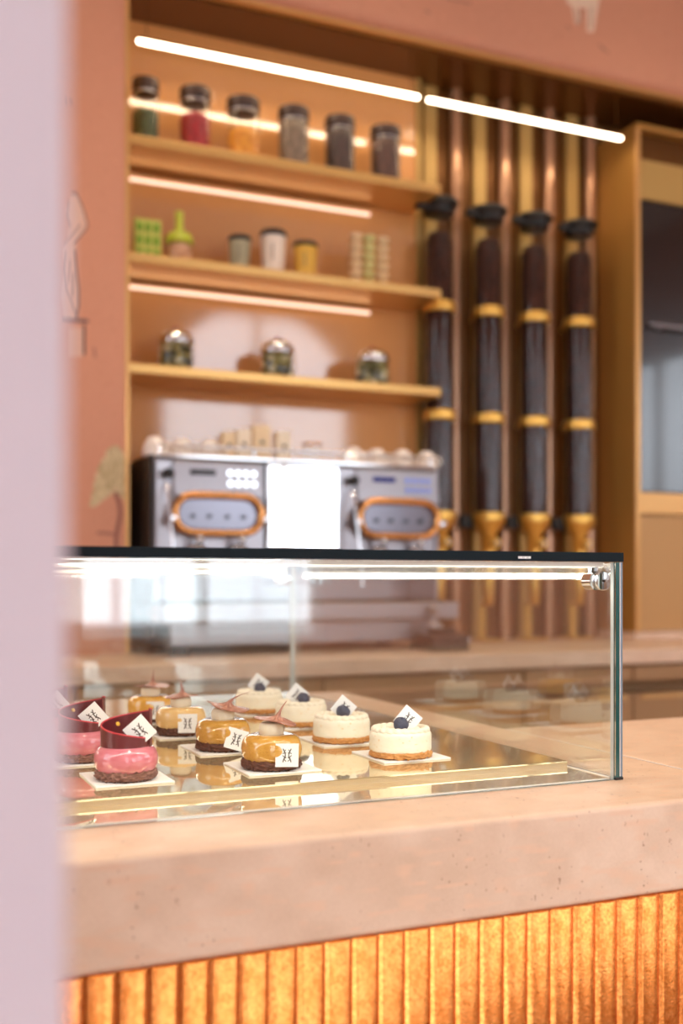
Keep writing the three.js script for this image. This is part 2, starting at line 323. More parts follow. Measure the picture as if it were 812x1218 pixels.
// ================================================================ DISPLAY CASE
const GX0 = -0.6, GX1 = 0.842, GZ0 = -2.14, GZ1 = -1.066, GT0 = 1.262, GT1 = 1.273;
const PLAT = 1.0092, PZ = -1.158;           // top of the mirrored platform, its front edge
const caseThing = thing('display_case', 'glass display case of pastries on the stone counter', 'display case', [(GX0 + GX1) / 2, CT, (GZ0 + GZ1) / 2]);
{
  const c = caseThing.position;
  const put = (name, ext, mat, r) => { const [g, p] = span(...ext, r); return part(caseThing, name, g, mat, [p[0] - c.x, p[1] - c.y, p[2] - c.z]); };
  const paneBox = (name, ext, face, edge, glass = pane) => {      // faces of clear glass, cut edges of deep green
    const [g, p] = span(...ext), m = [edge, edge, edge, edge, edge, paleEdge]; if (name === 'front_glass') m[0] = paleEdge; face.forEach(i => { m[i] = glass; });
    return part(caseThing, name, g, m, [p[0] - c.x, p[1] - c.y, p[2] - c.z]);
  };
  put('base_plate', [GX0 + 0.012, GX1 - 0.0125, CT, CT + 0.0015, GZ0 + 0.01, GZ1 - 0.0095], bronzeMirror);
  const pl = put('platform', [GX0 + 0.02, GX1 - 0.014, CT + 0.0015, PLAT - 0.0015, GZ0 + 0.03, PZ], platformSide);
  const [mg, mp] = span(GX0 + 0.02, GX1 - 0.014, PLAT - 0.0015, PLAT, GZ0 + 0.03, PZ);
  part(pl, 'mirror_top', mg, bronzeMirror, [0, (PLAT - 0.00075) - (CT + 0.0015 + PLAT - 0.0015) / 2, 0]);
  paneBox('front_glass', [GX0, GX1 - 0.0130, CT + 0.0005, GT0 - 0.0005, GZ1 - 0.006, GZ1], [4, 5], glassEdge);
  paneBox('side_glass', [GX1 - 0.010, GX1, CT + 0.0005, GT0 - 0.0005, GZ0, GZ1], [0, 1], glassEdge, paneSide);
  paneBox('side_glass', [GX0 - 0.011, GX0 - 0.001, CT + 0.0005, GT0 - 0.0005, GZ0, GZ1], [0, 1], glassEdge);
  paneBox('rear_glass', [GX0, GX1 - 0.0125, CT + 0.0005, GT0 - 0.012, GZ0, GZ0 + 0.006], [4, 5], paleEdge);
  paneBox('top_glass', [GX0 - 0.012, GX1 + 0.001, GT0, GT1, GZ0 - 0.01, GZ1 + 0.001], [2, 3], blackEdge);
  put('silicone_seam', [GX1 - 0.0128, GX1 - 0.0102, CT + 0.0005, GT0 - 0.0005, GZ1 - 0.006, GZ1 - 0.0015], glassEdge);
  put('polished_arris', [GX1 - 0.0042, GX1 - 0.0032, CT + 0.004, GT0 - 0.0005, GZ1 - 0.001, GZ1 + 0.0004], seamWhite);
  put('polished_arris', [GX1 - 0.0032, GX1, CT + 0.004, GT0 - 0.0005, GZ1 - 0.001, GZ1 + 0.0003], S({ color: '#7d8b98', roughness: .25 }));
  put('silicone_seam', [GX0, GX1 - 0.0125, CT, CT + 0.0012, GZ1 - 0.0095, GZ1 - 0.009], seamWhite);
  put('silicone_seam', [GX1 - 0.0125, GX1 - 0.0102, CT, CT + 0.0025, GZ0, GZ1 - 0.009], seamWhite);
  put('foot_cap', [GX1 - 0.0105, GX1 + 0.0005, CT, CT + 0.003, GZ1 - 0.01, GZ1 + 0.001], blackSatin);
  const led = put('led_profile', [GX0 + 0.02, GX1 - 0.02, GT0 - 0.009, GT0 - 0.0005, GZ0 + 0.008, GZ0 + 0.022], chromeSoft);
  const [lg] = span(0, GX1 - GX0 - 0.06, 0, 0.005, 0, 0.003);
  part(led, 'led_strip', lg, ledCase, [0, -0.001, 0.0085]);
  areaLight(caseThing, GX1 - GX0 - 0.06, 0.01, [0, GT0 - 0.013 - c.y, GZ0 + 0.025 - c.z], [0, -0.8, 0.6], [1, 0.93, 0.83], 32);
  const fl = put('front_led_profile', [GX0 + 0.02, GX1 - 0.02, GT0 - 0.006, GT0 - 0.0005, GZ1 - 0.022, GZ1 - 0.0095], seamWhite);
  part(fl, 'led_strip', box(GX1 - GX0 - 0.06, 0.0012, 0.006), ledCase, [0, -0.0028, -0.001]);
  areaLight(caseThing, GX1 - GX0 - 0.06, 0.01, [0, GT0 - 0.0075 - c.y, GZ1 - 0.017 - c.z], [0, -1, -0.25], [1, 0.93, 0.83], 32);
  // glass clamps
  const clamp1 = (x, z, lock) => {
    const g = new THREE.Group(); g.name = 'glass_clamp'; caseThing.add(g); g.position.set(x - c.x, 1.239 - c.y, z - c.z);
    const barrel = part(g, 'clamp_barrel', cyl(0.0115, 0.0115, 0.017, 40), chrome, [-0.003, 0, -0.006], [Math.PI / 2, 0, 0]);
    part(g, 'clamp_disc', lathe([[0, 0], [0.0105, 0], [0.0118, 0.0012], [0.0118, 0.0028], [0.0105, 0.004], [0, 0.004]], 40), chrome, [0.003, 0, 0.003], [Math.PI / 2, 0, 0]);
    part(g, 'hanger', rbox(0.013, 0.022, 0.006, 0.002), chrome, [-0.004, 0.0115, -0.004]);
    if (lock) part(g, 'key_slot', cyl(0.0016, 0.0016, 0.0012, 16).rotateX(Math.PI / 2), blackSatin, [0.003, 0, 0.0072]);
    return g;
  };
  const q = atZ(711, 690, GZ1 - 0.025); clamp1(q.x, GZ1 - 0.025, true);
  clamp1(GX1 - 0.045, GZ0 + 0.05, false);
  // maker's mark printed in white on the top's black edge
  const mk = new THREE.Group(); mk.name = 'edge_print'; caseThing.add(mk);
  const a = atZ(617, 663, GZ1 + 0.0013);
  const dash = []; let xx = 0; for (const w of [.0016, .0014, .002, .0015, .0012, .0016, .0015, .0012, .0016]) { dash.push(shift(new THREE.BoxGeometry(w, 0.0028, 0.0003), xx, 0, 0)); xx += w + .0004; }
  mk.position.set(a.x - c.x, a.y - c.y, GZ1 + 0.0012 - c.z); part(mk, 'print', merge(dash), whiteCard);
}

// ================================================================ PASTRIES
const BOARD = PLAT + 0.0022;
const logo = canvasTex(128, 128, (g, w) => {
  g.fillStyle = '#f8f6f5'; g.fillRect(0, 0, w, w); g.strokeStyle = '#3a3734'; g.lineCap = 'round';
  for (const s of [-1, 1]) {
    const X = x => 64 + s * x; g.lineWidth = 6;
    g.beginPath(); g.moveTo(X(22), 30); g.quadraticCurveTo(X(2), 62, X(14), 78); g.quadraticCurveTo(X(20), 88, X(22), 100); g.stroke();
    g.lineWidth = 4.5;
    for (const [x0, y0, x1, y1] of [[8, 34, 16, 46], [6, 50, 24, 54], [24, 66, 14, 74], [6, 76, 14, 82], [6, 96, 15, 88]]) { g.beginPath(); g.moveTo(X(x0), y0); g.lineTo(X(x1), y1); g.stroke(); }
  }
});
const tagFace = S({ map: logo, roughness: 0.5 });
const tagGeo = new THREE.BoxGeometry(0.0265, 0.0265, 0.0011);
const tagMat = [whiteCard, whiteCard, whiteCard, whiteCard, tagFace, whiteCard];
function addTag(t, r, y, f, roll, yaw = 0, pitch = 0) {   // r to the viewer's right, f towards the viewer, in metres
  const m = part(t, 'logo_plaque', tagGeo, tagMat);
  m.position.copy(RIGHT.clone().multiplyScalar(r).addScaledVector(TOWARD, f)); m.position.y = y;
  m.rotation.set(pitch, -YAW + yaw, roll, 'YXZ'); m.userData.label = 'white square plaque with a dark mirrored motif';
  return m;
}
function bumpy(g, amp, freq, o = 0) {
  const p = g.attributes.position, n = g.attributes.normal;
  for (let i = 0; i < p.count; i++) {
    const x = p.getX(i), y = p.getY(i), z = p.getZ(i), d = amp * (N3(x * freq + o, y * freq, z * freq) + .6 * N3(x * freq * 2.3 + 9 + o, y * freq * 2.3, z * freq * 2.3));
    p.setXYZ(i, x + n.getX(i) * d, y + n.getY(i) * d, z + n.getZ(i) * d);
  }
  g.computeVertexNormals(); return g;
}
function seamless(g) {  // weld normals of a lathe's seam
  const p = g.attributes.position, n = g.attributes.normal, m = new Map();
  for (let i = 0; i < p.count; i++) { const k = [p.getX(i), p.getY(i), p.getZ(i)].map(v => Math.round(v * 1e5)).join(); const e = m.get(k) || [0, 0, 0]; e[0] += n.getX(i); e[1] += n.getY(i); e[2] += n.getZ(i); m.set(k, e); }
  for (let i = 0; i < p.count; i++) { const e = m.get([p.getX(i), p.getY(i), p.getZ(i)].map(v => Math.round(v * 1e5)).join()), l = Math.hypot(...e) || 1; n.setXYZ(i, e[0] / l, e[1] / l, e[2] / l); }
  return g;
}
function profile(pts, n) { const c = new THREE.CatmullRomCurve3(pts.map(p => new THREE.Vector3(p[0], p[1], 0)), false, 'centripetal'); return c.getPoints(n).map(p => [Math.max(0, p.x), p.y]); }
const crumbGeo = (r, h, o) => seamless(bumpy(lathe(profile([[0, 0], [r * .8, 0], [r * .98, h * .12], [r, h * .5], [r * .96, h * .9], [r * .7, h], [0, h]], 30), 110), 0.003, 260, o));
const crumbMap = (a, b) => tex(256, 256, (u, v) => mix3(a, b, clamp(L67(u, v) * .7 + L131(u, v) * .5 - .1)), null);
const pinkCrumb = S({ map: crumbMap([74, 42, 38], [190, 142, 124]), roughness: 0.8 });
const cocoaCrumb = S({ map: crumbMap([52, 26, 20], [126, 74, 54]), roughness: 0.75 });
const pinkGlaze = PH({ map: tex(256, 256, (u, v) => mix3([214, 116, 132], [224, 132, 145], L31(u, v)), null), roughness: 0.22, clearcoat: 1, clearcoatRoughness: 0.04 });
const speck = (a, b, sp, k) => tex(512, 256, (u, v) => { let c = mix3(a, b, clamp(L13(u * 2, v) * .7 + L67(u, v) * .3)); return mix3(c, sp, clamp((L131(u, v) - k) * 9) * .75); }, null);
const caramelDeep = PH({ map: speck([196, 140, 52], [220, 168, 84], [150, 82, 22], .84), roughness: 0.18, clearcoat: 1, clearcoatRoughness: 0.03 });
const caramelPale = PH({ map: speck([232, 186, 118], [240, 202, 140], [206, 150, 84], .88), roughness: 0.22, clearcoat: 1, clearcoatRoughness: 0.04 });
const caramelGold = PH({ map: speck([220, 156, 52], [234, 178, 82], [176, 108, 34], .88), roughness: 0.2, clearcoat: 1, clearcoatRoughness: 0.04 });
const ringRed = PH({ color: '#641826', roughness: 0.38, clearcoat: 0.3, clearcoatRoughness: 0.2 });
const ringRim = S({ color: '#d23a4a', roughness: 0.4 });
const vanillaCream = S({ map: tex(256, 256, (u, v) => mix3([240, 226, 198], [247, 236, 214], L67(u, v)), null), roughness: 0.5 });
const goldLeaf = S({ color: '#e2b44c', roughness: 0.3, metalness: 0.9 });
const milkChoc = S({ map: tex(256, 256, (u, v) => mix3([150, 92, 78], [204, 150, 130], clamp(L13(u * 3, v) * 1.2 - .1)), null), roughness: 0.35 });
const cheese = S({ map: tex(512, 256, (u, v) => mix3(mix3([251, 240, 216], [254, 247, 232], clamp(L13(u * 2, v) * .5 + L67(u, v) * .5)), [232, 176, 92], clamp((L31(u * 2, v) - .86) * 9) * .8), null), roughness: 0.5 });
const biscuit = S({ map: crumbMap([190, 122, 62], [232, 176, 112]), roughness: 0.8 });
const whipped = S({ color: '#f8eedb', roughness: 0.5 });
const berry = S({ map: crumbMap([40, 46, 66], [88, 98, 122]), roughness: 0.55 });

function board(px, py, y, w, d, label) {
  const p = onY(px, py, PLAT);
  return single('cake_board', label, 'cake board', rbox(w, 0.0022, d, 0.0006, 2), whiteCard, [p.x, PLAT + 0.0011, p.z], undefined, 'white boards under the pastries');
}
// red chocolate band: a strip wound once round, low at its start and high at its end
function ringGeo(r, h0, h1, a0, turn, edge) {
  const n = 80, th = 0.0013, pos = [], idx = [];
  for (let i = 0; i <= n; i++) {
    const s = i / n, a = a0 + s * turn, rr = r + 0.0016 * s, h = h0 + (h1 - h0) * s, dx = RIGHT.x * Math.cos(a) + TOWARD.x * Math.sin(a), dz = RIGHT.z * Math.cos(a) + TOWARD.z * Math.sin(a);
    const yb = edge ? h - 0.0012 : 0, yt = edge ? h + 0.0002 : h, t = edge ? th * .62 : th / 2;
    pos.push(dx * (rr + t), yb, dz * (rr + t), dx * (rr + t), yt, dz * (rr + t), dx * (rr - t), yt, dz * (rr - t), dx * (rr - t), yb, dz * (rr - t));
  }
  for (let i = 0; i < n; i++) for (let k = 0; k < 4; k++) { const a = 4 * i + k, b = 4 * i + (k + 1) % 4, c = a + 4, d = b + 4; idx.push(a, b, c, b, d, c); }
  idx.push(0, 3, 1, 1, 3, 2); const e = 4 * n; idx.push(e, e + 1, e + 3, e + 1, e + 2, e + 3);
  const g = new THREE.BufferGeometry(); g.setAttribute('position', new THREE.Float32BufferAttribute(pos, 3)); g.setIndex(idx);
  const f = g.toNonIndexed(); f.computeVertexNormals();
  f.setAttribute('uv', new THREE.Float32BufferAttribute(new Float32Array(f.attributes.position.count * 2), 2)); return f;
}
function pinkPastry(px, py, label, o) {
  const p = onY(px, py, BOARD);
  const t = thing('pink_mousse_pastry', label, 'pastry', [p.x, BOARD, p.z], 0, 'pink mousse pastries with red bands');
  part(t, 'crumb_base', crumbGeo(0.0335, 0.011, o), pinkCrumb, [0, 0.0012, 0]);
  part(t, 'mousse', seamless(lathe(profile([[0, 0.006], [0.022, 0.006], [0.0315, 0.0105], [0.0352, 0.0215], [0.0325, 0.0325], [0.026, 0.0375], [0.012, 0.0385], [0, 0.0385]], 40), 72)), pinkGlaze);
  const b = part(t, 'chocolate_band', ringGeo(0.0265, 0.0115, 0.044, 0.35, Math.PI * 1.98, false), ringRed, [0, 0.035, 0]);
  part(b, 'band_rim', ringGeo(0.0265, 0.0115, 0.044, 0.35, Math.PI * 1.98, true), ringRim);
  addTag(t, 0.0175, 0.0545, 0.0135, 0.72, 0.1); t.scale.setScalar(1.04);
  part(t, 'gold_leaf', bumpy(new THREE.IcosahedronGeometry(0.0022, 2), 0.0009, 500), goldLeaf, [RIGHT.x * -0.004 + TOWARD.x * .025, 0.064, RIGHT.z * -.004 + TOWARD.z * .025]);
  return t;
}
pinkPastry(150, 926, 'pink mousse pastry with dark red chocolate band on the board beside the glass front', 1);
pinkPastry(97, 904, 'pink mousse pastry with red band standing behind another pink pastry', 4);
pinkPastry(54, 884, 'pink mousse pastry farthest along its row, its plaque showing past a wall edge', 8);

const discGeo = (r, tilt, bend, o) => {   // thin chocolate splash with a drawn-up spike
  const up = [[0, .0255], [.0005, .024], [.0009, .018], [.0016, .011], [.003, .006], [.006, .0028], [.011, .0012], [r * .75, .0006], [r, .0002], [r, -.0007], [r * .6, -.0009], [0, -.0009]];
  const g = lathe(up.slice().reverse(), 56), p = g.attributes.position;
  for (let i = 0; i < p.count; i++) {
    let x = p.getX(i), y = p.getY(i), z = p.getZ(i); const rr = Math.hypot(x, z), a = Math.atan2(z, x);
    const k = 1 + (rr > r * .4 ? .1 * Math.sin(3 * a + o) + .06 * Math.sin(5 * a + 2 * o) : .35 * Math.sin(5 * a + o) * clamp(rr / .006));
    x *= k; z *= k; y += rr > .008 ? .0016 * Math.sin(2 * a + o) * rr / r : 0;
    if (y > .002) x += bend * y * y * 900 * .02;
    p.setXYZ(i, x, y, z);
  }
  g.computeVertexNormals(); seamless(g); g.rotateZ(tilt); g.rotateY(-YAW); return g;
};
function caramelPastry(px, py, mat, label, o, disc, tag) {
  const p = onY(px, py, BOARD);
  const t = thing('caramel_mousse_pastry', label, 'pastry', [p.x, BOARD, p.z], 0, 'caramel mousse pastries with chocolate splashes');
  part(t, 'crumb_base', crumbGeo(0.0345, 0.011, o), cocoaCrumb, [0, 0.0012, 0]);
  part(t, 'mousse', seamless(lathe(profile([[0, 0.006], [0.024, 0.0065], [0.0325, 0.0115], [0.0358, 0.023], [0.0325, 0.035], [0.025, 0.0395], [0.012, 0.04], [0, 0.04]], 40), 72)), mat);
  part(t, 'cream_plug', seamless(lathe(profile([[0, 0.038], [0.0125, 0.038], [0.0148, 0.042], [0.0145, 0.05], [0.012, 0.053], [0, 0.0535]], 24), 40)), vanillaCream);
  part(t, 'chocolate_splash', discGeo(disc.r, disc.tilt, disc.bend, o), milkChoc, [RIGHT.x * disc.x, 0.0545 + (disc.y || 0), RIGHT.z * disc.x]);
  addTag(t, ...tag); t.scale.setScalar(1.04);
  return t;
}
caramelPastry(323, 913, caramelDeep, 'speckled amber caramel pastry with upright plaque beside the glass front', 11, { r: 0.0245, tilt: -0.2, bend: 0.6, x: 0.006, y: .0005 }, [0.0195, 0.0195, 0.0315, -0.03, 0.18, -0.05]);
caramelPastry(265, 891, caramelDeep, 'amber caramel pastry whose plaque leans at a slant', 15, { r: 0.0275, tilt: -0.22, bend: 2.2, x: 0.0055, y: .001 }, [0.0205, 0.0172, 0.032, -0.3, 0.2, -0.12]);
caramelPastry(215, 873, caramelPale, 'pale caramel pastry between two deeper amber ones', 19, { r: 0.022, tilt: 0.02, bend: -0.3, x: 0.0025, y: 0.0 }, [0.0145, 0.0195, 0.034, 0.0, 0.1, -0.05]);
caramelPastry(179, 857, caramelGold, 'golden caramel pastry at the far end of the caramel row', 23, { r: 0.026, tilt: -0.01, bend: 0.2, x: 0.003, y: 0.0 }, [0.013, 0.020, 0.0335, 0.0, 0.1, -0.05]);

function cheesecake(px, py, label, o, tag, bx = 0) {
  const p = onY(px, py, BOARD);
  const t = thing('blueberry_cheesecake', label, 'cheesecake', [p.x, BOARD, p.z], o, 'small round cheesecakes with a blueberry');
  const b = crumbGeo(0.0392, 0.0085, o); part(t, 'biscuit_base', b, biscuit, [0, 0.001, 0]);
  part(t, 'filling', seamless(bumpy(lathe(profile([[0, 0.008], [0.0375, 0.008], [0.0388, 0.010], [0.0386, 0.02], [0.0384, 0.029], [0.036, 0.032], [0.02, 0.0322], [0, 0.0322]], 36), 90), 0.0004, 120, o)), cheese);
  // piped edge: one continuous scalloped rope
  const g = new THREE.TorusGeometry(0.0325, 0.0042, 12, 220), q = g.attributes.position;
  for (let i = 0; i < q.count; i++) { const x = q.getX(i), y = q.getY(i), z = q.getZ(i), a = Math.atan2(y, x), R = Math.hypot(x, y), k = .72 + .36 * Math.abs(Math.sin(a * 11 + z * 160)); const rr = .0325 + (R - .0325) * k; q.setXYZ(i, rr * Math.cos(a), rr * Math.sin(a), z * k); }
  g.computeVertexNormals(); seamless(g); g.rotateX(-Math.PI / 2);
  part(t, 'cream_piping', g, whipped, [0, 0.0335, 0]);
  const inner = new THREE.TorusGeometry(0.021, 0.0034, 10, 140), qi = inner.attributes.position;
  for (let i = 0; i < qi.count; i++) { const x = qi.getX(i), y = qi.getY(i), z = qi.getZ(i), a = Math.atan2(y, x), R = Math.hypot(x, y), k = .75 + .3 * Math.abs(Math.sin(a * 8)); const rr = .021 + (R - .021) * k; qi.setXYZ(i, rr * Math.cos(a), rr * Math.sin(a), z * k); }
  inner.computeVertexNormals(); seamless(inner); inner.rotateX(-Math.PI / 2);
  part(t, 'cream_piping', inner, whipped, [0, 0.0335, 0]);
  t.rotation.y = 0;
  const bg = lathe(profile([[0, -.0078], [.006, -.0066], [.0094, -.001], [.0086, .0048], [.0052, .0076], [.0042, .0082], [.0034, .0066], [.0016, .0056], [0, .0056]], 24), 28);
  const bp = RIGHT.clone().multiplyScalar(bx).addScaledVector(TOWARD, 0.0105);
  part(t, 'blueberry', seamless(bumpy(bg, .0004, 300, o)), berry, [bp.x, 0.0405, bp.z], [0.5, 0, -0.25]);
  addTag(t, ...tag); t.scale.setScalar(1.04);
  return t;
}
cheesecake(476, 899, 'round cheesecake with blueberry standing alone at the row end by the side glass', 2, [0.0095, 0.0455, 0.000, -0.72, 0.1, -0.15]);
cheesecake(406, 881, 'blueberry cheesecake second along the row from the side glass', 6, [0.003, 0.0445, -0.002, -0.7, 0.05, -0.15], 0.002);
cheesecake(358, 862, 'blueberry cheesecake third along the row from the side glass', 9, [-0.006, 0.0455, 0, -0.7, 0.0, -0.15], 0.004);
cheesecake(308, 847, 'blueberry cheesecake farthest from the side glass in its row', 12, [-0.001, 0.047, -0.002, -0.62, 0.0, -0.15], 0.002);
for (const [px, py, of, w] of [[150, 926, 'pink pastry by the glass front', .087], [97, 904, 'second pink pastry of the row', .087], [54, 884, 'farthest pink pastry of the row', .087],
  [323, 913, 'amber caramel pastry with upright plaque', .09], [265, 891, 'caramel pastry with slanted plaque', .09], [215, 873, 'pale caramel pastry', .088], [179, 857, 'golden caramel pastry at the row end', .088],
  [476, 899, 'cheesecake beside the side glass', .093], [406, 881, 'second cheesecake from the side glass', .093], [358, 862, 'third cheesecake from the side glass', .093], [308, 847, 'cheesecake farthest from the side glass', .093]])
  board(px, py, PLAT, w * 1.03, 0.099, 'square white card board under the ' + of);

// ================================================================ SHELVES AND STRIP LIGHTS
const SH = [2.704, 2.318, 1.953], SX0 = MX1 + 0.014, SX1 = 1.98, SZ0 = -3.80, SZ1 = -3.555;
const shelfName = ['top gold shelf carrying the six tall jars', 'middle gold shelf carrying tumblers and sweets', 'lowest gold shelf carrying three round candy jars'];
SH.forEach((y, i) => {
  const [g, p] = span(SX0, SX1, y - 0.032, y, SZ0, SZ1, 0.004);
  const sf = thing('wall_shelf', shelfName[i], 'shelf', p, 0, 'gold shelves of the niche');
  part(sf, 'board', g, goldShelf);
  if (i === 2) return;
  const x1 = 1.80, L = x1 - SX0, yy = y - 0.032 - [0.030, 0.022, 0.02][i];
  const t = thing('shelf_light', ['slim warm light bar under the jar shelf', 'slim warm light bar under the tumbler shelf', 'slim warm light bar under the candy jar shelf'][i], 'light', [(SX0 + x1) / 2, yy, -3.792], 0, 'light bars under the shelves');
  part(t, 'housing', box(L, 0.016, 0.006), goldTrim, [0, 0, -0.005]);
  part(t, 'housing_lip', box(L, 0.003, 0.026), goldTrim, [0, 0.0085, 0.005]);
  part(t, 'light_strip', rbox(L - 0.004, 0.012, 0.008, 0.003), ledSoft, [0, 0, 0.001]);
  areaLight(t, L - 0.01, 0.012, [0, -0.002, 0.008], [0, -0.75, 0.65], [1, 0.72, 0.46], 3);
});
function stripLight(px0, py0, px1, py1, z, label) {
  const a = atZ(px0, py0, z), b = atZ(px1, py1, z), y = (a.y + b.y) / 2, L = b.x - a.x;
  const t = thing('strip_light', label, 'light', [(a.x + b.x) / 2, y, z], 0, 'bright strip lights above the shelving');
  part(t, 'diffuser', rbox(L, 0.013, 0.018, 0.006), ledWarm);
  part(t, 'rail', rbox(L - 0.01, 0.006, 0.02, 0.002), bronzeDark, [0, 0.0092, 0]);
  for (const k of [-.47, .47]) part(t, 'hanger_rod', cyl(.0015, .0015, BY - .012 - y - .01, 8), bronzeDark, [k * L, (BY - .012 - y + .012) / 2, 0]);
  areaLight(t, L - 0.02, 0.02, [0, -0.01, 0], [0, -1, 0], [1, 0.8, 0.54], 24);
  return t;
}
stripLight(163, 47.5, 498, 117, -3.576, 'bright strip light above the row of tall jars');
stripLight(508, 119.5, 739, 164, -3.576, 'bright strip light above the four bean tubes');

// ================================================================ THINGS ON THE SHELVES
// --- six tall canisters
{
  const fill = (a, b) => S({ map: tex(128, 128, (u, v) => mix3(a, b, clamp(L31(u, v) * .8 + L67(u, v) * .5 - .15)), null), roughness: 0.55 });
  const rows = [
    [173, 33, 78, [[34, 44, 24], [104, 112, 62]], .55, 'tall glass canister of dark green sweets at the start of the top shelf'],
    [232, 38, 76, [[120, 10, 22], [186, 26, 40]], .62, 'tall glass canister filled with deep red sweets'],
    [289, 40, 73, [[190, 110, 14], [240, 170, 50]], .52, 'tall glass canister half full of orange sweets'],
    [349, 38, 72, [[92, 74, 60], [142, 120, 102]], .8, 'tall glass canister filled with grey-brown beans'],
    [404, 37, 70, [[34, 20, 18], [84, 56, 48]], .8, 'tall glass canister of near-black beans'],
    [458, 37, 67, [[52, 28, 22], [104, 66, 52]], .8, 'tall glass canister of dark brown beans at the end of the top shelf']];
  const z = -3.67;
  for (const [px, w, h, cols, level, label] of rows) {
    const t0 = -z / -ray(px, 150).z, R = w * .96 / FPX * t0 / 2, Hh = h / FPX * t0 + .012, p = atZ(px, 150, z);
    const t = thing('storage_canister', label, 'jar', [p.x, SH[0], z], 0, 'tall canisters on the top shelf');
    part(t, 'glass_body', lathe([[0, .002], [R * .96, .002], [R, .008], [R, Hh * .74], [R * .9, Hh * .78], [R * .9, Hh * .8]], 36), clearGlass);
    part(t, 'sweets', bumpy(lathe(profile([[0, .004], [R * .93, .005], [R * .95, .02], [R * .95, Hh * level * .5], [R * .94, Hh * level * .92], [R * .7, Hh * level], [0, Hh * level]], 24), 40), .0022, 90, px), fill(...cols));
    const lid = part(t, 'lid', lathe([[0, 0], [R * .86, 0], [R * .88, .012], [R * 1.02, .014], [R * 1.03, Hh * .2], [R * .98, Hh * .225], [0, Hh * .23]], 36), darkLid, [0, Hh * .775, 0]);
    part(lid, 'seal', new THREE.TorusGeometry(R * .9, .004, 8, 36).rotateX(Math.PI / 2), chromeSoft, [0, .006, 0]);
  }
}
